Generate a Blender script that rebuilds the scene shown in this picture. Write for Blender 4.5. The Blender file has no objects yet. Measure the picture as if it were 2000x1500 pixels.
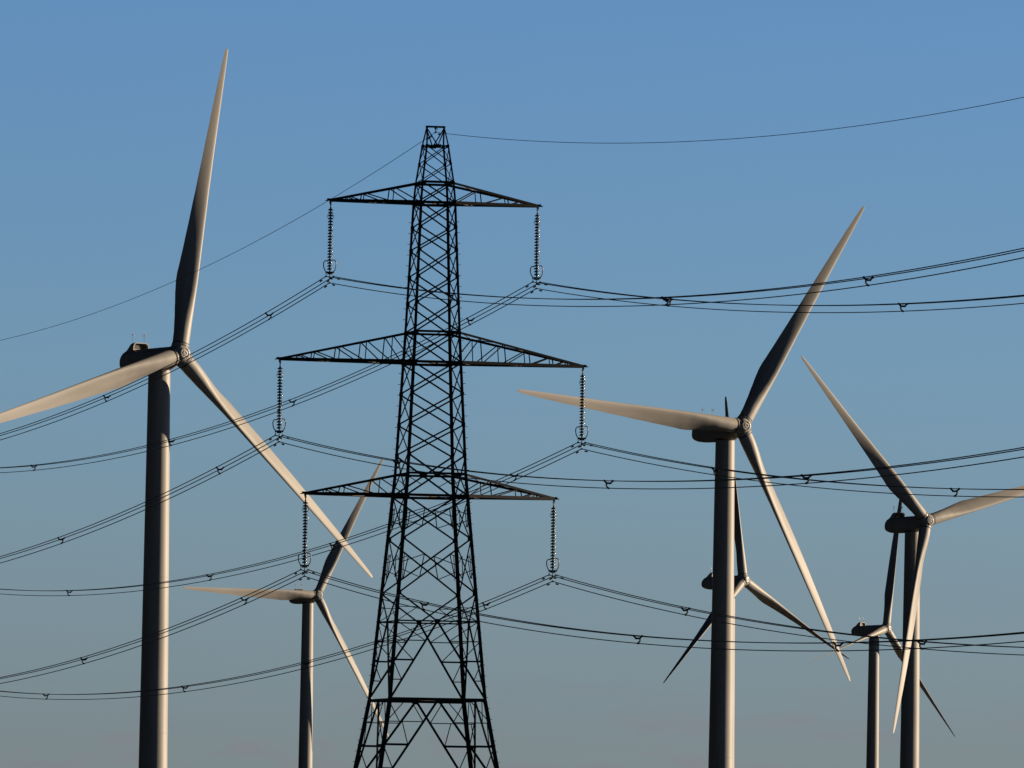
import bpy, bmesh, math, random
from mathutils import Vector, Matrix
random.seed(7)
S = bpy.context.scene
COL = S.collection
R = math.radians

# ------------------------------------------------------------------ camera
CAM_Z = 3.0                       # eye height above the flat field
PITCH = math.atan(939.0 / 20000.0)
ROLL = 0.0145
cam_d = bpy.data.cameras.new('camera')
cam_d.lens = 360.0
cam_d.sensor_width = 36.0
cam_d.clip_start = 1.0
cam_d.clip_end = 60000.0
cam = bpy.data.objects.new('camera', cam_d)
COL.objects.link(cam)
cam.matrix_world = (Matrix.Translation((0, 0, CAM_Z)) @ Matrix.Rotation(R(90) + PITCH, 4, 'X')
                    @ Matrix.Rotation(ROLL, 4, 'Z'))
S.camera = cam

# ------------------------------------------------------------------ light and sky
SUN_EL = R(10.0)
SUN_AZ = R(90.0 - 16.0)           # from straight ahead (+Y) towards the right (+X)
SUN_STRENGTH = 5.0
SKY_STRENGTH = 0.0578
EXPOSURE = 0.8

sun_vec = Vector((math.sin(SUN_AZ) * math.cos(SUN_EL), math.cos(SUN_AZ) * math.cos(SUN_EL), math.sin(SUN_EL)))
sd = bpy.data.lights.new('sun', 'SUN')
sd.energy = SUN_STRENGTH
sd.angle = R(0.5)
sd.color = (1.0, 0.785, 0.555)
sun = bpy.data.objects.new('sun', sd)
COL.objects.link(sun)
sun.rotation_euler = sun_vec.to_track_quat('Z', 'Y').to_euler()
sun.location = (300, 300, 400)

W = bpy.data.worlds.new('World')
S.world = W
W.use_nodes = True
nt = W.node_tree
bg = nt.nodes['Background']
sky = nt.nodes.new('ShaderNodeTexSky')
sky.sky_type = 'NISHITA'
sky.sun_disc = False
sky.sun_elevation = SUN_EL
sky.sun_rotation = SUN_AZ
sky.altitude = 0
sky.air_density = 0.5
sky.dust_density = 0.0
sky.ozone_density = 3.0
# thick air low over the horizon greys the blue; higher up, added dimming keeps shaded sides dark
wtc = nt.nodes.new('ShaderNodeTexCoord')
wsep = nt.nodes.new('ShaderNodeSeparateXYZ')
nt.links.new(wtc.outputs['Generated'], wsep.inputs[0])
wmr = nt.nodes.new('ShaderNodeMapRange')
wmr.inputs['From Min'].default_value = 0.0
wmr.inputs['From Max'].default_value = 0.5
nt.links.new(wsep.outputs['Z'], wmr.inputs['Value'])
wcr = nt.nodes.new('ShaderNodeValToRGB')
SKY_GRADE = [(0.0, 0.58, 0.49, 0.465), (0.026, 0.665, 0.555, 0.525), (0.061, 0.83, 0.715, 0.65), (0.096, 0.91, 0.87, 0.82), (0.166, 0.92, 0.99, 1.03), (0.24, 0.80, 0.86, 0.92), (0.38, 0.32, 0.35, 0.40), (0.8, 0.12, 0.12, 0.14)]
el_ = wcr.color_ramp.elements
while len(el_) < len(SKY_GRADE): el_.new(0.5)
for e_, q in zip(el_, SKY_GRADE):
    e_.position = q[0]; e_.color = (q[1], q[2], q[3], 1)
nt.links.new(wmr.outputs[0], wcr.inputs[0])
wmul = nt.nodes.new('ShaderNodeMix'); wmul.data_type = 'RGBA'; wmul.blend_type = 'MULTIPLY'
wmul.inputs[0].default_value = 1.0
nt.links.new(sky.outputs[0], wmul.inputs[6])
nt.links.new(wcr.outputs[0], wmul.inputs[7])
# added dimming of the sky opposite the sun, to deepen shaded sides
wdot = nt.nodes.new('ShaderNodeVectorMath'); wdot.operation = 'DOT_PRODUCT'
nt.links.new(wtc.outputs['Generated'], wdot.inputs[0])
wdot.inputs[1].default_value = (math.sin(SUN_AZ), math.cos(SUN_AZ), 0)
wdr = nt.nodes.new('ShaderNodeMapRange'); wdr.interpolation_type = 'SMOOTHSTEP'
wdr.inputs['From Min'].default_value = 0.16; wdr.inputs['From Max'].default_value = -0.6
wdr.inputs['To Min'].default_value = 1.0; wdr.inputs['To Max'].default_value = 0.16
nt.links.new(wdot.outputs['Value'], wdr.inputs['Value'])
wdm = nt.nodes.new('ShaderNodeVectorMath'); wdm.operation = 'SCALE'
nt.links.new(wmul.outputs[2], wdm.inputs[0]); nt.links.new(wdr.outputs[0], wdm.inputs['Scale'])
# a few faint pinkish cloud shreds just over the horizon
wmp = nt.nodes.new('ShaderNodeMapping'); wmp.inputs['Scale'].default_value = (110, 110, 420)
wmp.inputs['Location'].default_value = (3.1, 0.7, 1.3)
nt.links.new(wtc.outputs['Generated'], wmp.inputs[0])
wn = nt.nodes.new('ShaderNodeTexNoise'); wn.inputs['Scale'].default_value = 1.0; wn.inputs['Detail'].default_value = 5
nt.links.new(wmp.outputs[0], wn.inputs['Vector'])
wnr = nt.nodes.new('ShaderNodeMapRange'); wnr.inputs['From Min'].default_value = 0.52; wnr.inputs['From Max'].default_value = 0.72
nt.links.new(wn.outputs['Fac'], wnr.inputs['Value'])
wband = nt.nodes.new('ShaderNodeMapRange'); wband.interpolation_type = 'SMOOTHSTEP'
wband.inputs['From Min'].default_value = 0.021; wband.inputs['From Max'].default_value = 0.012
nt.links.new(wsep.outputs['Z'], wband.inputs['Value'])
wmm = nt.nodes.new('ShaderNodeMath'); wmm.operation = 'MULTIPLY'
nt.links.new(wnr.outputs[0], wmm.inputs[0]); nt.links.new(wband.outputs[0], wmm.inputs[1])
wcl = nt.nodes.new('ShaderNodeMix'); wcl.data_type = 'RGBA'; wcl.blend_type = 'MULTIPLY'
wcl.inputs[7].default_value = (1.07, 0.92, 0.95, 1)
nt.links.new(wmm.outputs[0], wcl.inputs[0])
nt.links.new(wdm.outputs[0], wcl.inputs[6])
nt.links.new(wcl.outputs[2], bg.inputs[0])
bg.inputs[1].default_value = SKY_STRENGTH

vs = S.view_settings
vs.view_transform = 'Standard'
vs.look = 'None'
vs.exposure = EXPOSURE
vs.gamma = 1.0
#@SKYEND

# ------------------------------------------------------------------ materials
def mat(name, col, rough=0.5, metal=0.0, mottle=0.0, scale=1.0, col2=None, streak=False, spec=0.5):
    m = bpy.data.materials.new(name)
    m.use_nodes = True
    t = m.node_tree
    b = t.nodes['Principled BSDF']
    b.inputs['Base Color'].default_value = (*col, 1)
    b.inputs['Roughness'].default_value = rough
    b.inputs['Metallic'].default_value = metal
    b.inputs['Specular IOR Level'].default_value = spec
    tc = t.nodes.new('ShaderNodeTexCoord')
    mp = t.nodes.new('ShaderNodeMapping')
    mp.inputs['Scale'].default_value = (scale, scale, scale * (0.12 if streak else 1))
    t.links.new(tc.outputs['Object'], mp.inputs[0])
    n = t.nodes.new('ShaderNodeTexNoise')
    n.inputs['Scale'].default_value = 1.0
    n.inputs['Detail'].default_value = 6
    t.links.new(mp.outputs[0], n.inputs['Vector'])
    cr = t.nodes.new('ShaderNodeValToRGB')
    c2 = col2 or tuple(c * (1 - mottle) for c in col)
    cr.color_ramp.elements[0].position = 0.35
    cr.color_ramp.elements[0].color = (*c2, 1)
    cr.color_ramp.elements[1].position = 0.6
    cr.color_ramp.elements[1].color = (*col, 1)
    t.links.new(n.outputs['Fac'], cr.inputs[0])
    t.links.new(cr.outputs[0], b.inputs['Base Color'])
    return m

M_PAINT = mat('turbine_paint', (0.315, 0.305, 0.288), 0.5, 0, 0.17, 0.6, streak=True, spec=0.25)
M_HUB = mat('hub_casting', (0.33, 0.325, 0.31), 0.42, 0, 0.2, 2.0, spec=0.3)
M_SEAM = mat('bearing_rubber', (0.012, 0.012, 0.014), 0.6, 0, 0.3, 4)
M_RAD = mat('radiator', (0.055, 0.036, 0.022), 0.6, 0, 0.5, 6)
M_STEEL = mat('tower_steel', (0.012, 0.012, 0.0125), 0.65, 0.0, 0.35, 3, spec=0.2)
M_WIRE = mat('aluminium_wire', (0.03, 0.032, 0.036), 0.55, 0.0, 0.2, 1, spec=0.3)
M_DISC = mat('glass_disc', (0.07, 0.08, 0.085), 0.16, 0, 0.2, 8, spec=0.6)
M_CAP = mat('disc_cap', (0.02, 0.02, 0.02), 0.5, 0.0, 0.2, 8)
M_MAST = mat('mast_metal', (0.25, 0.25, 0.25), 0.4, 0.3, 0.1, 3)

# ------------------------------------------------------------------ mesh builder
class MB:
    def __init__(self):
        self.v = []; self.f = []
    def add(self, vs_, fs):
        o = len(self.v)
        self.v += [tuple(p) for p in vs_]
        self.f += [tuple(i + o for i in q) for q in fs]
    def box(self, c, sx, sy, sz, rot=None):
        pts = [Vector((x * sx / 2, y * sy / 2, z * sz / 2)) for x in (-1, 1) for y in (-1, 1) for z in (-1, 1)]
        if rot: pts = [rot @ p for p in pts]
        c = Vector(c)
        self.add([p + c for p in pts], [(0, 1, 3, 2), (4, 6, 7, 5), (0, 4, 5, 1), (2, 3, 7, 6), (0, 2, 6, 4), (1, 5, 7, 3)])
    def ang(self, p0, p1, s, e1, e2=None, t=None):
        """steel angle (L profile) from p0 to p1"""
        p0 = Vector(p0); p1 = Vector(p1)
        d = (p1 - p0).normalized()
        e1 = Vector(e1); e1 = e1 - d * e1.dot(d)
        if e1.length < 1e-4: e1 = d.orthogonal()
        e1.normalize()
        q = d.cross(e1)
        if e2 is not None and q.dot(Vector(e2)) < 0: q = -q
        t = t or max(s * 0.16, 0.012)
        prof = [(0, 0), (s, 0), (s, t), (t, t), (t, s), (0, s)]
        o = s * 0.3
        ring = [e1 * (a - o) + q * (b - o) for a, b in prof]
        vs_ = [p0 + r for r in ring] + [p1 + r for r in ring]
        n = 6
        fs = [(i, (i + 1) % n, (i + 1) % n + n, i + n) for i in range(n)]
        fs += [(5, 4, 3, 0), (3, 2, 1, 0), (6, 9, 10, 11), (6, 7, 8, 9)]
        self.add(vs_, fs)
    def tube(self, pts, r, n=6, cap=True, closed=False):
        pts = [Vector(p) for p in pts]
        m = len(pts)
        rr = r if isinstance(r, (list, tuple)) else [r] * m
        d0 = (pts[1] - pts[0]).normalized()
        up = Vector((0, 0, 1)) if abs(d0.z) < 0.9 else Vector((1, 0, 0))
        u = d0.cross(up).normalized()
        vs_ = []
        for i, p in enumerate(pts):
            if closed:
                d = (pts[(i + 1) % m] - pts[i - 1]).normalized()
            else:
                d = (pts[min(i + 1, m - 1)] - pts[max(i - 1, 0)]).normalized()
            u = (u - d * u.dot(d)).normalized()
            w = d.cross(u)
            for k in range(n):
                a = 2 * math.pi * k / n
                vs_.append(p + (u * math.cos(a) + w * math.sin(a)) * rr[i])
        fs = []
        for i in range(m if closed else m - 1):
            j = (i + 1) % m
            for k in range(n):
                fs.append((i * n + k, i * n + (k + 1) % n, j * n + (k + 1) % n, j * n + k))
        if cap and not closed:
            fs.append(tuple(range(n - 1, -1, -1)))
            fs.append(tuple((m - 1) * n + k for k in range(n)))
        self.add(vs_, fs)
    def lathe(self, prof, n=24, M=None, cap=True):
        """prof: list of (radius, height) round local z, M a 4x4"""
        vs_ = []
        for r_, h in prof:
            for k in range(n):
                a = 2 * math.pi * k / n
                p = Vector((r_ * math.cos(a), r_ * math.sin(a), h))
                vs_.append(M @ p if M else p)
        m = len(prof)
        fs = [(i * n + k, i * n + (k + 1) % n, (i + 1) * n + (k + 1) % n, (i + 1) * n + k) for i in range(m - 1) for k in range(n)]
        if cap:
            fs.append(tuple(range(n - 1, -1, -1)))
            fs.append(tuple((m - 1) * n + k for k in range(n)))
        self.add(vs_, fs)
    def mesh(self, name, m, smooth=False, sharp=None):
        me = bpy.data.meshes.new(name)
        me.from_pydata(self.v, [], self.f)
        me.materials.append(m)
        bm = bmesh.new(); bm.from_mesh(me)
        bmesh.ops.recalc_face_normals(bm, faces=bm.faces)
        bm.to_mesh(me); bm.free()
        me.update()
        if smooth:
            me.polygons.foreach_set('use_smooth', [True] * len(me.polygons))
            me.set_sharp_from_angle(angle=R(sharp or 40))
        return me
    def obj(self, name, m, parent=None, smooth=False, sharp=None):
        return link(name, self.mesh(name, m, smooth, sharp), parent)

def link(name, data, parent=None, matrix=None):
    o = bpy.data.objects.new(name, data)
    COL.objects.link(o)
    if parent: o.parent = parent
    if matrix is not None: o.matrix_local = matrix
    return o
def thing(name, label, cat, loc=(0, 0, 0), rz=0.0, group=None):
    o = bpy.data.objects.new(name, None)
    COL.objects.link(o)
    o.location = loc; o.rotation_euler = (0, 0, rz)
    o.empty_display_size = 1
    tag(o, label, cat, group)
    return o
def tag(o, label, cat, group=None):
    o['label'] = label; o['category'] = cat
    if group: o['group'] = group
def copy_tree(o, parent=None):
    c = o.copy()
    COL.objects.link(c)
    if parent:
        c.parent = parent
    for ch in list(o.children):
        copy_tree(ch, c)
    return c

# ------------------------------------------------------------------ ground
g = MB()
N = 60
ext = 12000.0
def gh(x, y):
    return -0.06 + 0.05 * math.sin(x * 0.013) * math.cos(y * 0.017)
vs_ = []
for j in range(N + 1):
    for i in range(N + 1):
        x = (i / N - 0.5) * 2 * ext; y = (j / N - 0.5) * 2 * ext
        vs_.append((x, y, gh(x, y)))
fs = [(j * (N + 1) + i, j * (N + 1) + i + 1, (j + 1) * (N + 1) + i + 1, (j + 1) * (N + 1) + i) for j in range(N) for i in range(N)]
g.add(vs_, fs)
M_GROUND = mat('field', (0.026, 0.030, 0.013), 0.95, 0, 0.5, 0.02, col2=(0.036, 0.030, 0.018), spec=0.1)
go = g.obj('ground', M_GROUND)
if go.data.polygons[0].normal.z < 0: go.data.flip_normals()
go['kind'] = 'structure'

# ------------------------------------------------------------------ wind turbines
BR = 45.0
OVER = 4.3
HUBZ = 74.3
TILT = R(5.0)
def interp(x, tab):
    for (a, b), (c, d) in zip(tab, tab[1:]):
        if x <= c:
            f = (x - a) / (c - a); f = f * f * (3 - 2 * f) * 0.35 + f * 0.65
            return b + (d - b) * f
    return tab[-1][1]
# blade edges measured from the pitch axis, thickness and twist along the radius
TEDGE = [(1.62, 1.17), (3, 1.22), (5, 1.42), (7, 1.68), (9, 1.94), (10.5, 2.08), (11.5, 2.09), (13, 1.98), (16, 1.82), (20, 1.64), (25, 1.42), (30, 1.20), (35, 0.98), (39, 0.77), (42, 0.58), (43.6, 0.47), (44.5, 0.37), (44.9, 0.28), (45, 0.16)]
LEDGE = [(1.62, 1.17), (3, 1.15), (5, 1.11), (7, 1.08), (9, 1.06), (10.5, 1.04), (11.5, 1.02), (13, 0.97), (16, 0.88), (20, 0.76), (25, 0.61), (30, 0.49), (35, 0.40), (39, 0.32), (42, 0.24), (43.6, 0.20), (44.5, 0.16), (44.9, 0.12), (45, 0.06)]
THICK = [(1.62, 2.34), (3, 2.32), (5, 2.12), (7, 1.78), (9, 1.44), (11, 1.18), (14, 0.93), (18, 0.73), (22, 0.58), (30, 0.35), (38, 0.19), (42, 0.13), (44.5, 0.09), (45, 0.05)]
TWIST = [(1.62, 31), (6, 32), (9, 31), (12, 28), (16, 22.5), (20, 17.5), (25, 12.5), (30, 9.5), (36, 7), (42, 5.5), (45, 5)]
def naca(x):
    return 5 * (0.2969 * math.sqrt(x) - 0.1260 * x - 0.3516 * x * x + 0.2843 * x ** 3 - 0.1036 * x ** 4)
def blade_mesh():
    b = MB()
    n = 64
    rs0 = [1.62, 2.2, 3, 3.7, 4.5, 5.2, 6, 6.8, 7.5, 8.2, 9, 9.8, 10.5, 11.2, 12, 13, 14, 15, 16, 18, 20, 22, 24, 26, 28, 30, 32, 34, 36, 38, 40, 41.5, 42.6, 43.4, 44, 44.4, 44.7, 44.88, 44.97, 45]
    rs = []
    for ra, rb in zip(rs0, rs0[1:]): rs += [ra, (ra + rb) / 2]
    rs.append(rs0[-1])
    vs_ = []
    for r in rs:
        te = interp(r, TEDGE); ld = interp(r, LEDGE); c = te + ld; th = interp(r, THICK) / c; tw = R(interp(r, TWIST))
        w = max(0.0, min(1.0, (r - 2.5) / 8.5)); w = w * w * (3 - 2 * w)     # circle -> aerofoil
        ax = ld / c
        le = Vector((math.cos(tw), -math.sin(tw), 0)); su = Vector((math.sin(tw), math.cos(tw), 0))
        for k in range(n):
            a = 2 * math.pi * k / n
            x = 0.5 - 0.5 * math.cos(a)
            sg = 1 if a <= math.pi else -1
            yc = 0.5 * math.sin(a)
            ya = sg * naca(min(max(x, 0), 1)) * (1.0 if sg > 0 else 0.78) + 0.05 * math.sin(math.pi * x) * (1 - x * 0.5)
            y = yc * th * (1 - w) + ya * th * w
            p = le * ((ax - x) * c) + su * (y * c)
            vs_.append((p.x, p.y, r * (1 + 0.003 * max(0.0, (r - 30) / 15))))
    m = len(rs)
    fs = [(i * n + k, i * n + (k + 1) % n, (i + 1) * n + (k + 1) % n, (i + 1) * n + k) for i in range(m - 1) for k in range(n)]
    fs.append(tuple(range(n))); fs.append(tuple((m - 1) * n + k for k in range(n - 1, -1, -1)))
    b.add(vs_, fs)
    return b.mesh('blade', M_PAINT, True, 60)

def superloop(w, zlo, zhi, n=36, e=3.6):
    out = []
    for k in range(n):
        a = 2 * math.pi * k / n
        c, s = math.cos(a), math.sin(a)
        x = math.copysign(abs(c) ** (2 / e), c) * w / 2
        z = (zlo + zhi) / 2 + math.copysign(abs(s) ** (2 / e), s) * (zhi - zlo) / 2
        out.append((x, z))
    return out

def build_turbine():
    t = thing('wind_turbine', '', 'wind turbine', group='wind turbines of the wind farm')
    # tower: tapered, four rolled sections with flange seams
    b = MB()
    top = HUBZ - 2.15
    def tr(z): return 2.17 + (1.55 - 2.17) * z / top
    prof = []
    for z in [0, 5, 10, 15, 20]: prof.append((tr(z), z))
    for zf in (21.0, 43.0):
        prof += [(tr(zf), zf - .06), (tr(zf) + .02, zf - .05), (tr(zf) + .02, zf + .05), (tr(zf), zf + .06)]
        for q in (5, 10, 15, 20): prof.append((tr(zf + q), zf + q))
    prof = sorted(prof, key=lambda q: q[1]) + [(1.55, top)]
    b.lathe(prof, 64)
    tw = b.obj('tower', M_PAINT, t, True, 50)
    d = MB(); d.box((0, -2.16, 3.2), 0.95, 0.10, 2.2)
    d.box((0, -2.75, 1.0), 1.4, 1.2, 0.08)
    d.obj('door', M_HUB, tw)
    c = MB(); c.lathe([(1.50, top - .001), (1.64, top), (1.64, top + .18), (1.5, top + .25)], 48)
    c.obj('yaw_bearing', M_SEAM, t, True)
    # nacelle: lofted rounded box along local y (front is -y)
    b = MB()
    st = [(-3.35, 2.3, -1.35, 0.95), (-3.1, 2.55, -1.5, 1.0), (-2.4, 2.95, -1.85, 1.02), (-1.6, 3.2, -2.12, 1.02), (-0.8, 3.3, -2.22, 1.02), (1.0, 3.34, -2.28, 1.0), (3.0, 3.34, -2.28, 1.0),
          (5.2, 3.32, -2.22, 1.0), (6.1, 3.2, -2.12, 0.98), (6.75, 2.98, -1.96, 0.72), (7.2, 2.7, -1.78, 0.38), (7.5, 2.35, -1.54, 0.02), (7.68, 1.95, -1.3, -0.28), (7.76, 1.4, -1.05, -0.5)]
    n = 36
    vs_ = []
    for y, w, zl, zh in st:
        sl = -y * math.tan(R(1.5))
        for x, z in superloop(w, zl, zh, n): vs_.append((x, y, HUBZ + z + sl))
    m = len(st)
    fs = [(i * n + k, (i + 1) * n + k, (i + 1) * n + (k + 1) % n, i * n + (k + 1) % n) for i in range(m - 1) for k in range(n)]
    fs += [tuple(range(n)), tuple((m - 1) * n + k for k in range(n - 1, -1, -1))]
    b.add(vs_, fs)
    nac = b.obj('nacelle', M_PAINT, t, True, 35)
    # cooler box on the rear roof, open towards the rotor
    b = MB()
    zb, zt = HUBZ + 0.62, HUBZ + 1.84
    def ringxz(wb, wt, z0, z1, k=0.28):
        return [(-wb, z0), (-wb, z1 - k * 1.6), (-wt + 0.02, z1 - k * .5), (-wt + k, z1), (wt - k, z1), (wt - 0.02, z1 - k * .5), (wb, z1 - k * 1.6), (wb, z0)]
    outer = ringxz(1.44, 1.26, zb, zt, 0.34)
    inner = ringxz(1.27, 1.12, zb + 0.31, zt - 0.10, 0.26)
    rear = ringxz(1.42, 1.18, zb, zt - 0.04, 0.34)
    rear2 = ringxz(1.15, 0.85, zb - 0.9, zb - 0.35, 0.25)
    y0, y1, y2 = 4.1, 5.05, 6.95
    V = [(x, y0, z) for x, z in outer] + [(x, y0, z) for x, z in inner] + [(x, y0 + 0.62, z) for x, z in inner] + [(x, y1, z) for x, z in rear] + [(x, y2, z) for x, z in rear2]
    F = []
    for i in range(8):
        j = (i + 1) % 8
        F += [(i, j, 8 + j, 8 + i), (8 + i, 8 + j, 16 + j, 16 + i), (i, 24 + i, 24 + j, j), (24 + i, 32 + i, 32 + j, 24 + j)]
    F += [tuple(range(32, 40))]
    b.add(V, F)
    cool = b.obj('cooler_housing', M_PAINT, nac)
    b = MB()
    b.add([(x * .995, y0 + 0.55, z) for x, z in inner], [tuple(range(8))])
    for i in range(9):
        b.box((0, y0 + 0.52, zb + 0.40 + i * 0.075), 2.2, 0.05, 0.03)
    b.obj('radiator', M_RAD, cool)
    for sx in (-1.03, 1.03):
        b = MB()
        y = 4.75
        z0 = zt - 0.2; z1 = zt + 1.0
        b.tube([(sx, y, z0), (sx, y, z1)], 0.028, 6)
        b.tube([(sx, y, z1), (sx, y, z1 + 0.55)], 0.012, 5)
        b.lathe([(0.02, z1 + .02), (0.07, z1 + .05), (0.09, z1 + .16), (0.03, z1 + .24)], 8, Matrix.Translation((sx, y, 0)))
        for k in range(3):
            a = k * 2.1
            b.tube([(sx, y, z1 - .06), (sx + .2 * math.cos(a), y + .2 * math.sin(a), z1 + .02)], 0.012, 4)
            b.box((sx + .22 * math.cos(a), y + .22 * math.sin(a), z1 + .02), .08, .08, .08)
        ring = [(sx + 0.34 * math.cos(a), y, z1 + 0.12 + 0.34 * math.sin(a)) for a in [i * 2 * math.pi / 20 for i in range(20)]]
        b.tube(ring, 0.012, 5, closed=True)
        b.obj('instrument_mast', M_MAST, nac)
    # hub
    ct, stt = math.cos(TILT), math.sin(TILT)
    HM = Matrix(((1, 0, 0, 0), (0, ct, stt, -OVER), (0, -stt, ct, HUBZ), (0, 0, 0, 1)))   # local x, downwind, up in the rotor plane
    # columns: x=(1,0,0), y=-a=(0,ct,-st), z=u=(0,st,ct)
    AX = Matrix.Rotation(R(90), 4, 'X')       # lathe z -> -y (upwind)
    b = MB()
    b.lathe([(1.15, -1.75), (1.32, -1.5), (1.36, -1.1), (1.44, -0.7), (1.5, -0.2), (1.47, 0.3), (1.36, 0.75), (1.16, 1.12), (0.98, 1.30), (0.80, 1.36)], 48, AX)
    hub = b.obj('hub', M_HUB, t, True, 50)
    hub.matrix_local = HM
    fc = MB()
    fc.lathe([(0.84, 1.33), (0.86, 1.42), (0.80, 1.46), (0.62, 1.46), (0.60, 1.40), (0.42, 1.40), (0.40, 1.50), (0.22, 1.52), (0.20, 1.44), (0.01, 1.44)], 40, AX)
    for k in range(16):
        a = 2 * math.pi * k / 16
        fc.lathe([(0.05, 1.45), (0.05, 1.53), (0.02, 1.55)], 6, AX @ Matrix.Translation((0.71 * math.cos(a), 0.71 * math.sin(a), 0)))
    for k in range(4):
        a = 2 * math.pi * k / 4 + .4
        fc.box((0.5 * math.cos(a), -1.43, 0.5 * math.sin(a)), 0.1, 0.1, 0.1)
    fc.obj('hub_cover', M_HUB, hub, True, 35)
    for k in range(3):
        RM = Matrix.Rotation(R(60 + 120 * k), 4, 'Y')
        b = MB()
        b.box(RM @ Vector((0, -0.95, 1.02)), 0.7, 0.22, 0.34, RM.to_3x3())
        b.lathe([(0.22, 0), (0.22, .12), (.05, .14)], 14, Matrix.Translation(RM @ Vector((0, -1.1, 0.95))) @ RM @ Matrix.Rotation(R(60), 4, 'X'))
        b.obj('hatch', M_HUB, hub, True, 35)
    bm_ = blade_mesh()
    # flange + bearing of each blade
    fb = MB()
    fb.lathe([(1.05, 0.6), (1.18, 0.95), (1.23, 1.15), (1.25, 1.20), (1.25, 1.36), (1.21, 1.37), (1.21, 1.44)], 48)
    for k in range(40):
        a = 2 * math.pi * k / 40
        fb.lathe([(0.032, 1.36), (0.032, 1.43)], 6, Matrix.Translation((1.22 * math.cos(a), 1.22 * math.sin(a), 0)))
    for k in range(10):
        a = 2 * math.pi * (k + .5) / 10
        rm = Matrix.Rotation(a, 4, 'Z')
        fb.box(rm @ Vector((1.18, 0, 1.02)), 0.26, 0.07, 0.3, rm.to_3x3())
    fme = fb.mesh('blade_flange', M_HUB, True, 35)
    gb = MB()
    gb.lathe([(1.17, 1.40), (1.205, 1.44), (1.205, 1.53), (1.16, 1.55), (1.16, 1.66)], 48)
    gme = gb.mesh('blade_bearing', M_SEAM, True, 35)
    blades = []
    for k in range(3):
        bo = link('blade', bm_, t)
        fo = link('blade_flange', fme, bo)
        go_ = link('blade_bearing', gme, bo)
        blades.append(bo)
    t['hm'] = 0
    del t['hm']
    return t, HM

TURB = [  # hub x, y, height over eye, rotor yaw (deg, right of straight at camera), blade azimuth, extra blade pitch
    (-46.94, 1439.63, 71.10, 41.20, 13.00, 0, 'largest wind turbine, left of the pylon, one blade tip outside the picture'),
    (37.05, 1649.17, 71.11, 35.49, 35.13, 0, 'big wind turbine right of the pylon, one blade pointing left behind an insulator string'),
    (84.19, 2071.14, 70.73, 37.21, 75.55, 0, 'wind turbine nearest the right edge of the picture, blade hanging in front of its tower'),
    (-52.89, 2819.77, 73.40, 35.82, 31.04, 0, 'small distant wind turbine just left of the pylon legs, one blade nearly level'),
    (57.32, 2508.71, 70.55, 52.41, 114.33, 78, 'distant wind turbine mostly hidden behind the tower of the big one right of the pylon'),
    (112.96, 3063.24, 72.24, 53.56, 15.24, 62, 'smallest wind turbine, its rotor overlapping the tower at the right edge'),
]
CONE = R(1.56)
proto, HM = build_turbine()
for i, (hx, hy, hz, yaw, az, pitch_, lab) in enumerate(TURB):
    o = proto if i == 0 else copy_tree(proto)
    a = R(yaw)
    ax, ay = math.sin(a), -math.cos(a)
    o.location = (hx - ax * OVER, hy - ay * OVER, hz + CAM_Z - HUBZ)
    o.rotation_euler = (0, 0, a)
    o['label'] = lab
    bl = [c for c in o.children if c.name.startswith('blade')]
    for k, c in enumerate(bl):
        c.matrix_local = HM @ Matrix.Rotation(R(az + 120 * k), 4, 'Y') @ Matrix.Rotation(CONE, 4, 'X') @ Matrix.Rotation(R(-pitch_), 4, 'Z')

# ------------------------------------------------------------------ pylon
PTH = 0.222
PX, PY = -4.757, 606.06
LV = [(40.303, 0.960), (39.087, 1.057), (31.424, 1.366), (29.614, 1.479), (23.012, 1.779), (21.706, 1.889), (19.185, 2.041), (15.942, 2.329), (14.277, 2.443), (9.641, 2.904), (6.917, 3.357), (5.646, 3.559)]
LV = [(z + CAM_Z, w) for z, w in LV]
ZB = 0.0
LV.append((ZB, LV[-1][1] + (LV[-1][0] - ZB) * 0.164))
ZP = 42.50 + CAM_Z                # gusset level in the peak
ZT = 43.66 + CAM_Z                # top bar
LV = [(ZP, 0.665)] + LV
def wid(z):
    for (za, wa), (zb_, wb) in zip(LV, LV[1:]):
        if z >= zb_:
            return wa + (wb - wa) * (za - z) / (za - zb_)
    return LV[-1][1]
py = thing('transmission_tower', 'dark steel lattice pylon with three crossarms, in front of the wind turbines', 'pylon', (PX, PY, 0), PTH)
def zl(img): return (1689 - img) / 33.0 + CAM_Z
Z1, Z2, Z3, Z4, Z5, Z6, Z7, Z8, Z9, Z10 = [q[0] for q in LV[1:11]]
KB = 7.15                         # foot of the second K panel
corner = lambda sx, sy, z: Vector((sx * wid(z), sy * wid(z), z))
TOPW = 0.525
NODES = [ZP, zl(321), Z1, Z2, zl(446.4), zl(491), zl(543.5), zl(594.5), Z3, Z4, zl(772), zl(832), zl(892), Z6, Z7, Z8, Z10, KB]
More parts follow.
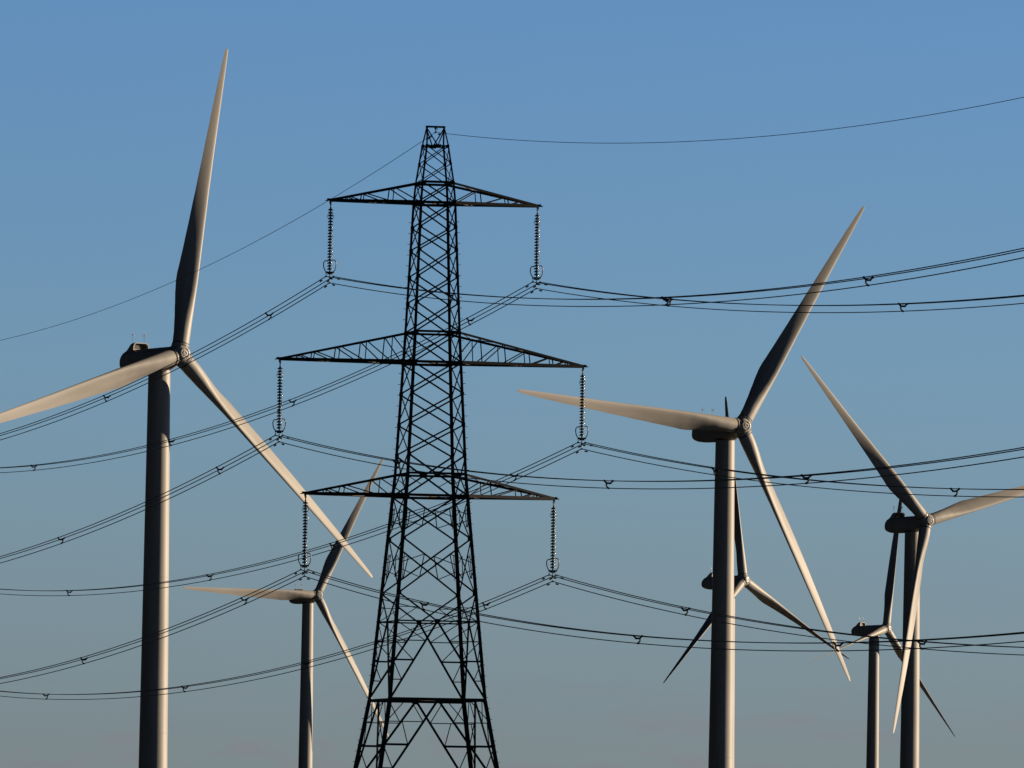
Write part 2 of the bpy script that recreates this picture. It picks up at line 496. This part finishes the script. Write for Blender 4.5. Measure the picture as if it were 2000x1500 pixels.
# legs
for sx in (-1, 1):
    for sy in (-1, 1):
        b = MB()
        for za, zb_, s in ((Z1, ZP, 0.10), (Z2, Z1, 0.12), (Z3, Z2, 0.145), (Z5, Z3, 0.17), (Z6, Z5, 0.19), (Z10, Z6, 0.20), (ZB, Z10, 0.235)):
            b.ang(corner(sx, sy, za), corner(sx, sy, zb_), s, (-sx, 0, 0), (0, -sy, 0), s * 0.2)
        b.ang(corner(sx, sy, ZP), (sx * TOPW, sy * 0.04, ZT), 0.085, (-sx, 0, 0), (0, -sy, 0))
        for z in NODES:
            c = corner(sx, sy, z)
            k = 0.24 if z < Z2 else 0.17
            b.box(c + Vector((-sx * k * .25, sy * 0.03, 0)), k, 0.02, k * 0.9)
            b.box(c + Vector((sx * 0.03, -sy * k * .25, 0)), 0.02, k, k * 0.9)
        b.box((sx * wid(ZB), sy * wid(ZB), 0.12), 0.9, 0.9, 0.5)
        leg = b.obj('leg', M_STEEL, py)
        if (sx, sy) in ((-1, 1), (1, -1)):
            sb = MB(); sb.tube([(0, 0, 0), (sx * 0.16, 0, 0)], 0.017, 5)
            sme = sb.mesh('step_bolt', M_STEEL)
            z = Z2 - 1.1; k = 0
            while z > 1.5 and k < 50:
                if min(abs(z - q) for q in (Z3, Z4, Z5, Z6)) > 0.25:
                    link('step_bolt', sme, leg, Matrix.Translation(corner(sx, sy, z) + Vector((sx * 0.03, 0, 0))))
                    k += 1
                z -= 0.64
# lattice faces
def face_map(fi):
    if fi == 0: return lambda u, z: Vector((u * wid(z), -wid(z), z)), Vector((0, -1, 0))
    if fi == 1: return lambda u, z: Vector((u * wid(z), wid(z), z)), Vector((0, 1, 0))
    if fi == 2: return lambda u, z: Vector((-wid(z), u * wid(z), z)), Vector((-1, 0, 0))
    return lambda u, z: Vector((wid(z), u * wid(z), z)), Vector((1, 0, 0))
for fi in range(4):
    P, nrm = face_map(fi)
    b = MB()
    main = fi < 2
    def bar(p, q, s, off=0.0):
        b.ang(p + nrm * off, q + nrm * off, s, nrm.cross((q - p).normalized()), -nrm)
    def X(za, zb_, s):
        s = s if main else s * 0.82
        bar(P(-1, za), P(1, zb_), s, 0.04); bar(P(1, za), P(-1, zb_), s, -0.03)
        if s < 0.06: return
        m = (P(-1, za) + P(1, zb_) + P(1, za) + P(-1, zb_)) / 4
    tops = [(ZP, zl(321), .055), (zl(321), Z1, .055), (Z1, Z2, .08), (Z2, zl(446.4), .082), (zl(446.4), zl(491), .082), (zl(491), zl(543.5), .082), (zl(543.5), zl(594.5), .085), (zl(594.5), Z3, .085),
            (Z3, Z4, .085), (Z4, zl(772), .09), (zl(772), zl(832), .09), (zl(832), zl(892), .09)]
    for za, zb_, s in tops: X(za, zb_, s)
    X(zl(892), Z6, .10)
    # subdivided X panels
    for za, zb_ in ((Z6, Z7), (Z7, Z8)):
        X(za, zb_, .09)
        zc = (za + zb_) / 2
        for sgn in (-1, 1):
            A = (P(sgn, za) + P(-sgn, zb_)) / 2
            up = P(sgn, za).lerp(P(-sgn, zb_), 0.29); lo = P(sgn, zb_).lerp(P(-sgn, za), 0.29)
            bar(up, lo, .05, .05)
            zq = za + (zb_ - za) * 0.5
            bar(up, P(sgn, zq + (za - zb_) * .06), .048, .05); bar(lo, P(sgn, zq - (za - zb_) * .06), .048, .05)
            bar(P(sgn * .93, za + (zb_ - za) * .27), P(sgn * .93, za + (zb_ - za) * .73), .038, .05)
    # small redundants in the panel at the lower crossarm
    for sgn in (-1, 1):
        bar(P(sgn, Z5 - .15), P(sgn * .52, (Z5 + Z6) / 2), .045, .05)
    # half X to the gusset, then K frame
    C9 = P(0, Z9)
    for sgn in (-1, 1):
        bar(P(sgn, Z8), C9, .085, .03)
        zm = (Z8 + Z9) / 2
        bar(P(sgn, zm), P(sgn * .5, zm), .042, .05)
        bar(P(sgn * .5, zm), P(sgn, Z9), .042, .06)
        bar(C9, P(sgn, Z10), .11, .03)
        zz = [Z9, Z9 - (Z9 - Z10) * .25, Z9 - (Z9 - Z10) * .5, Z9 - (Z9 - Z10) * .75]
        for i, z in enumerate(zz[1:], 1):
            f = (Z9 - z) / (Z9 - Z10)
            dg = C9.lerp(P(sgn, Z10), f)
            bar(P(sgn, z), dg, .06 if i != 2 else .10, .05)
            if i < 3 or True:
                bar(P(sgn, zz[i - 1]), dg, .05, .06)
        # leg extension K
        C10 = P(0, Z10)
        bar(C10, P(sgn, KB), .12, .03)
        zs = [Z10 + (KB - Z10) * f for f in (.24, .49, .74)]
        dgs = [C10.lerp(P(sgn, KB), f) for f in (.24, .49, .74)]
        for z, dg, w_ in zip(zs, dgs, (.055, .13, .06)):
            bar(P(sgn, z), dg, w_, .05)
        bar(P(sgn * .57, Z10), dgs[0], .05, .06)
        bar(P(sgn * .66, Z10), P(sgn, zs[0]), .05, .065)
        bar(P(sgn, zs[0]).lerp(dgs[0], .43), dgs[1], .05, .06)
        bar(P(sgn, zs[1]), dgs[2], .055, .06)
        bar(P(sgn, KB), P(0, KB), .1, .03)
        bar(P(0, KB), P(sgn, ZB + .3), .11, .03)
    # peak
    for sgn in (-1, 1):
        if fi < 2:
            bar(Vector((sgn * TOPW, (-1 if fi == 0 else 1) * .04, ZT - .12)), P(0, ZP), .06, .02)
    # horizontal rings
    for z, s in ((ZP, .06), (Z1, .14), (Z2, .15), (Z3, .13), (Z4, .15), (Z5, .13), (Z6, .15), (Z9, .085), (Z10, .17)):
        bar(P(-1, z), P(1, z), s, .015)
    # gussets
    for z, k, h in ((ZP, .42, .17), (Z5, .36, .28), (Z9, .28, .28), (Z10 - .1, .3, .22)):
        c = P(0, z) + nrm * .05
        if fi < 2: b.box(c, k, .025, h)
        else: b.box(c, .025, k, h)
    b.obj('lattice_face', M_STEEL, py)
# plan bracing inside the body
b = MB()
for z in (Z2, Z4, Z6, Z10):
    b.ang(corner(-1, -1, z), corner(1, 1, z), .06, (0, 0, 1)); b.ang(corner(1, -1, z - .06), corner(-1, 1, z - .06), .06, (0, 0, 1))
b.obj('plan_bracing', M_STEEL, py)
# top bar carrying the earth wire
b = MB()
b.box((0, 0, ZT), TOPW * 2 + .12, .14, .11)
b.box((0, 0, ZT - .09), .12, .05, .12)
b.obj('top_bar', M_STEEL, py)
# crossarms
ARMS = [(Z1, Z2, 6.414, (.31, .64, .82), 34.224), (Z3, Z4, 9.316, (.165, .36, .56, .75, .87), 24.83), (Z5, Z6, 7.659, (.27, .62, .80), 16.886)]
for zu, zd, L, fr, _ in ARMS:
    for sx in (-1, 1):
        b = MB()
        tip = Vector((sx * L, 0, zd))
        lo = [Vector((sx * wid(zd), s * wid(zd), zd)) for s in (-1, 1)]
        up = [Vector((sx * wid(zu), s * wid(zu), zu)) for s in (-1, 1)]
        tl = [tip + Vector((-sx * .12, s * .09, 0)) for s in (-1, 1)]
        tu = [tip + Vector((-sx * .2, s * .07, .10)) for s in (-1, 1)]
        for i, s in enumerate((-1, 1)):
            b.ang(lo[i], tl[i], .175, (0, -s, 0), (0, 0, 1)); b.ang(up[i], tu[i], .135, (0, -s, 0), (0, 0, -1))
            prev = lo[i]
            for f in fr:
                pu = up[i].lerp(tu[i], f); pl = lo[i].lerp(tl[i], f)
                b.ang(pu, pl, .058, (sx, 0, 0), (0, -s, 0))
                b.ang(pu + Vector((0, -s * .02, 0)), prev, .062, (0, -s, 0))
                prev = pl
        # lower plane zigzag
        ff = [0] + list(fr) + [1]
        for i, (f0, f1) in enumerate(zip(ff, ff[1:])):
            k = i % 2
            b.ang(lo[k].lerp(tl[k], f0) - Vector((0, 0, .03)), lo[1 - k].lerp(tl[1 - k], f1) - Vector((0, 0, .03)), .055, (0, 0, 1))
            b.ang(lo[0].lerp(tl[0], f1), lo[1].lerp(tl[1], f1), .05, (0, 0, 1))
            b.ang(up[k].lerp(tu[k], f0), up[1 - k].lerp(tu[1 - k], f1), .045, (0, 0, 1))
        arm = b.obj('crossarm', M_STEEL, py)
        b = MB()
        b.box(tip + Vector((-sx * .14, 0, .02)), .62, .26, .05); b.box(tip + Vector((-sx * .10, 0, .07)), .34, .2, .14)
        b.box(tip + Vector((-sx * .12, 0, -.07)), .12, .05, .16)
        b.obj('tip_plate', M_STEEL, arm)

# ------------------------------------------------------------------ insulators and conductors
CA, SA = math.cos(PTH), math.sin(PTH)
def armpt(a, bb, z): return Vector((PX + a * CA - bb * SA, PY + a * SA + bb * CA, z))
NAMES = ('top', 'middle', 'bottom')
disc = MB()
disc.lathe([(0.045, 0.175), (0.062, 0.165), (0.066, 0.10), (0.05, 0.085)], 14)
disc_cap = disc.mesh('disc_cap', M_CAP, True, 50)
disc = MB()
disc.lathe([(0.055, 0.135), (0.10, 0.128), (0.142, 0.098), (0.158, 0.060), (0.155, 0.040), (0.125, 0.034), (0.10, 0.052), (0.085, 0.03), (0.06, 0.05), (0.05, 0.06)], 20)
disc_me = disc.mesh('glass_disc', M_DISC, True, 50)
pin = MB(); pin.lathe([(0.03, -0.01), (0.03, 0.07)], 8); pin_me = pin.mesh('pin', M_CAP)
DROP = 0.38; HALF = 0.22
first = None
proto_ins = None
for li, (zu, zd, L, fr, zc) in enumerate(ARMS):
    for sx in (-1, 1):
        a0 = sx * (L - 0.14)
        ztop = zd - 0.16
        zbot = zc + CAM_Z            # bottom conductor
        side = 'left' if sx < 0 else 'right'
        lab = 'hanging insulator string of stacked discs under the %s end of the %s crossarm' % (side, NAMES[li])
        loc = armpt(a0, 0, ztop)
        if proto_ins is None:
            t = thing('insulator_string', lab, 'insulator', loc, PTH, 'insulator strings under the pylon crossarms')
            h = ztop - zbot           # 4.4 m
            b = MB()
            b.tube([(0, 0, 0.06), (0, 0, -0.20)], 0.035, 6); b.box((0, 0, -0.02), .10, .05, .12)
            b.lathe([(.03, -.28), (.055, -.24), (.03, -.18)], 8)
            for s in (-1, 1):
                b.tube([(s * .05, 0, -.62), (s * .13, 0, -.64), (s * .19, 0, -.72), (s * .19, 0, -.82), (s * .13, 0, -.86)], .014, 5)
            b.obj('hanger', M_CAP, t)
            n = 21
            z0 = -0.28; pitch = (h - 0.28 - DROP - 0.36) / n
            for k in range(n):
                d = link('disc', disc_me, t, Matrix.Translation((0, 0, z0 - (k + 1) * pitch)) @ Matrix.Diagonal((1, 1, pitch / 0.175, 1)))
                link('cap', disc_cap, d); link('pin', pin_me, d)
            zy = -(h - DROP - 0.20)   # yoke level
            b = MB()
            b.box((0, 0, zy + .04), .52, .03, .10); b.box((0, 0, zy - .02), .30, .03, .12); b.tube([(0, 0, zy + .2), (0, 0, zy)], .04, 6)
            for s in (-1, 1):
                b.tube([(s * HALF, 0, zy), (s * HALF, 0, -(h - DROP))], .022, 5)
            b.tube([(0, 0, zy), (0, 0, -h)], .024, 5); b.box((0, 0, zy - .32), .07, .05, .12)
            b.obj('yoke', M_CAP, t)
            for s in (-1, 1):
                b = MB()
                up = 0.05 if s > 0 else 0.0
                prof = [(.20, zy + .06), (.30, zy + .16), (.36, zy + .32), (.385, zy + .50 + up), (.36, zy + .64 + up), (.28, zy + .72 + up), (.20, zy + .73 + up), (.13, zy + .68 + up)]
                pts = []
                for i in range(len(prof) - 1):
                    for q in range(3):
                        f = q / 3; pts.append((prof[i][0] + (prof[i + 1][0] - prof[i][0]) * f, prof[i][1] + (prof[i + 1][1] - prof[i][1]) * f))
                pts.append(prof[-1])
                b.tube([(s * x, 0, z) for x, z in pts], .030, 6)
                b.obj('arcing_horn', M_CAP, t, True, 60)
            for x, z in ((-HALF, -(h - DROP)), (HALF, -(h - DROP)), (0, -h)):
                b = MB()
                b.tube([(x, -.24, z - .03), (x, -.1, z), (x, .1, z), (x, .24, z - .03)], [.03, .05, .05, .03], 6)
                b.obj('suspension_clamp', M_CAP, t)
            proto_ins = t
        else:
            t = copy_tree(proto_ins)
            t.location = loc
            t['label'] = lab
HINS = None

SPANS = [(-12.4, (-0.0729, 2.606e-4), 262.0), (166.9, (-0.0922, 3.198e-4), 262.0)]
def span_pt(P0, si, t):
    deg, (p, q), _ = SPANS[si]
    ph = R(deg)
    return P0 + Vector((math.sin(ph) * t, math.cos(ph) * t, p * t + q * t * t))
def wire_pts(P0):
    pts = []
    for si in (0, 1):
        tm = SPANS[si][2]
        ts = [0.0, .25, .6, 1.0, 2, 3.5] + [5 + i * 3.5 for i in range(int((tm - 5) / 3.5) + 1)]
        seg = [span_pt(P0, si, t) for t in ts]
        if si == 0: pts = list(reversed(seg))
        else: pts += seg[1:]
    return pts
def damper(b, P0, si, t):
    c = span_pt(P0, si, t); e = span_pt(P0, si, t + .5)
    d = (e - c).normalized()
    dn = Vector((0, 0, -.09))
    b.tube([c, c + dn], .02, 5)
    b.tube([c + dn - d * .2, c + dn + d * .2], .012, 5)
    for s in (-1, 1):
        b.tube([c + dn + d * s * .13, c + dn + d * s * .24], .048, 7)
POS = [(-HALF, DROP, 'upper left'), (HALF, DROP, 'upper right'), (0, 0, 'lowest')]
STARTS = {}
for li, (zu, zd, L, fr, zc) in enumerate(ARMS):
    for sx in (-1, 1):
        side = 'left' if sx < 0 else 'right'
        a0 = sx * (L - 0.14)
        for da, dz, nm in POS:
            P0 = armpt(a0 + da, 0, (zd - 0.16) - (ARMS[0][1] - 0.16 - (ARMS[0][4] + CAM_Z)) + dz)
            STARTS[(li, sx, nm)] = P0
            b = MB(); b.tube(wire_pts(P0), .0275, 6)
            o = b.obj('conductor', M_WIRE, None, True, 60)
            tag(o, '%s of three conductors hung from the %s end of the %s crossarm' % (nm, side, NAMES[li]), 'power line', 'conductors of the power line')
            for si in (0, 1):
                b = MB(); damper(b, P0, si, 1.15 if nm == 'lowest' else 1.5)
                b.obj('vibration_damper', M_CAP, o)
SP_L = (18.5, 74.2, 118.1, 175.4); SP_R = (32.5, 82.6, 122.3)
ORD = ('first', 'second', 'third', 'fourth')
for li in range(3):
    for sx in (-1, 1):
        side = 'left' if sx < 0 else 'right'
        for si, tab in ((0, SP_L if sx > 0 else SP_L[:2]), (1, SP_R if sx < 0 else SP_R[:2])):
            for k, t in enumerate(tab):
                U = [span_pt(STARTS[(li, sx, n_)], si, t) for n_ in ('upper left', 'upper right', 'lowest')]
                if (li + k + si + (sx > 0)) % 2: U[0], U[1] = U[1], U[0]
                e = (U[1] - U[0]); z = Vector((0, 0, 1))
                A = U[0] + e * .26 - z * .13; B = U[0] + e * .74 - z * .12; Cc = U[0] + e * .76 - z * .25
                b = MB()
                b.tube([U[0], A], .050, 6); b.tube([A, B], .056, 6); b.tube([B, U[1]], .050, 6)
                b.tube([B, Cc, Cc.lerp(U[2], .5) + e * .02, U[2]], .050, 6)
                along = (span_pt(U[0], si, 1) - U[0]).normalized()
                for p in U: b.tube([p - along * .09, p + along * .09], .052, 7)
                for p in (A, B): b.box(p, .09, .09, .09)
                o = b.obj('wire_spacer', M_CAP)
                tag(o, '%s bundle spacer %s of the pylon on wires from the %s %s crossarm end' % (ORD[k], 'left' if si == 0 else 'right', NAMES[li], side), 'spacer', 'spacers on the conductor bundles')
# earth wire on the peak
P0 = Vector((PX, PY, 43.337 + CAM_Z))
SPANS_K = SPANS
SPANS = [(-12.4, (-0.0760, 2.777e-4), 262.0), (166.9, (-0.0944, 3.234e-4), 262.0)]
b = MB(); b.tube(wire_pts(P0), .017, 5)
o = b.obj('earth_wire', M_WIRE, None, True, 60)
tag(o, 'single thin earth wire running over the pylon peak', 'power line')
for si, ts in ((0, (1.2, 1.9)), (1, (1.1,))):
    for t in ts:
        b = MB(); damper(b, P0, si, t); b.obj('vibration_damper', M_CAP, o)
b = MB()
b.tube([P0 + Vector((0, 0, .30)), P0 + Vector((0, 0, .02))], .022, 5)
b.tube([P0 + Vector((.16, 0, .30)), P0 + Vector((.06, 0, .08)), P0], .016, 5)
b.tube([P0 + Vector((.03, -.16, -.01)), P0 + Vector((-.03, .16, -.01))], .045, 6)
o = b.obj('earth_wire_clamp', M_CAP)
tag(o, 'small clamp hanging from the top bar of the pylon holding the earth wire', 'clamp')
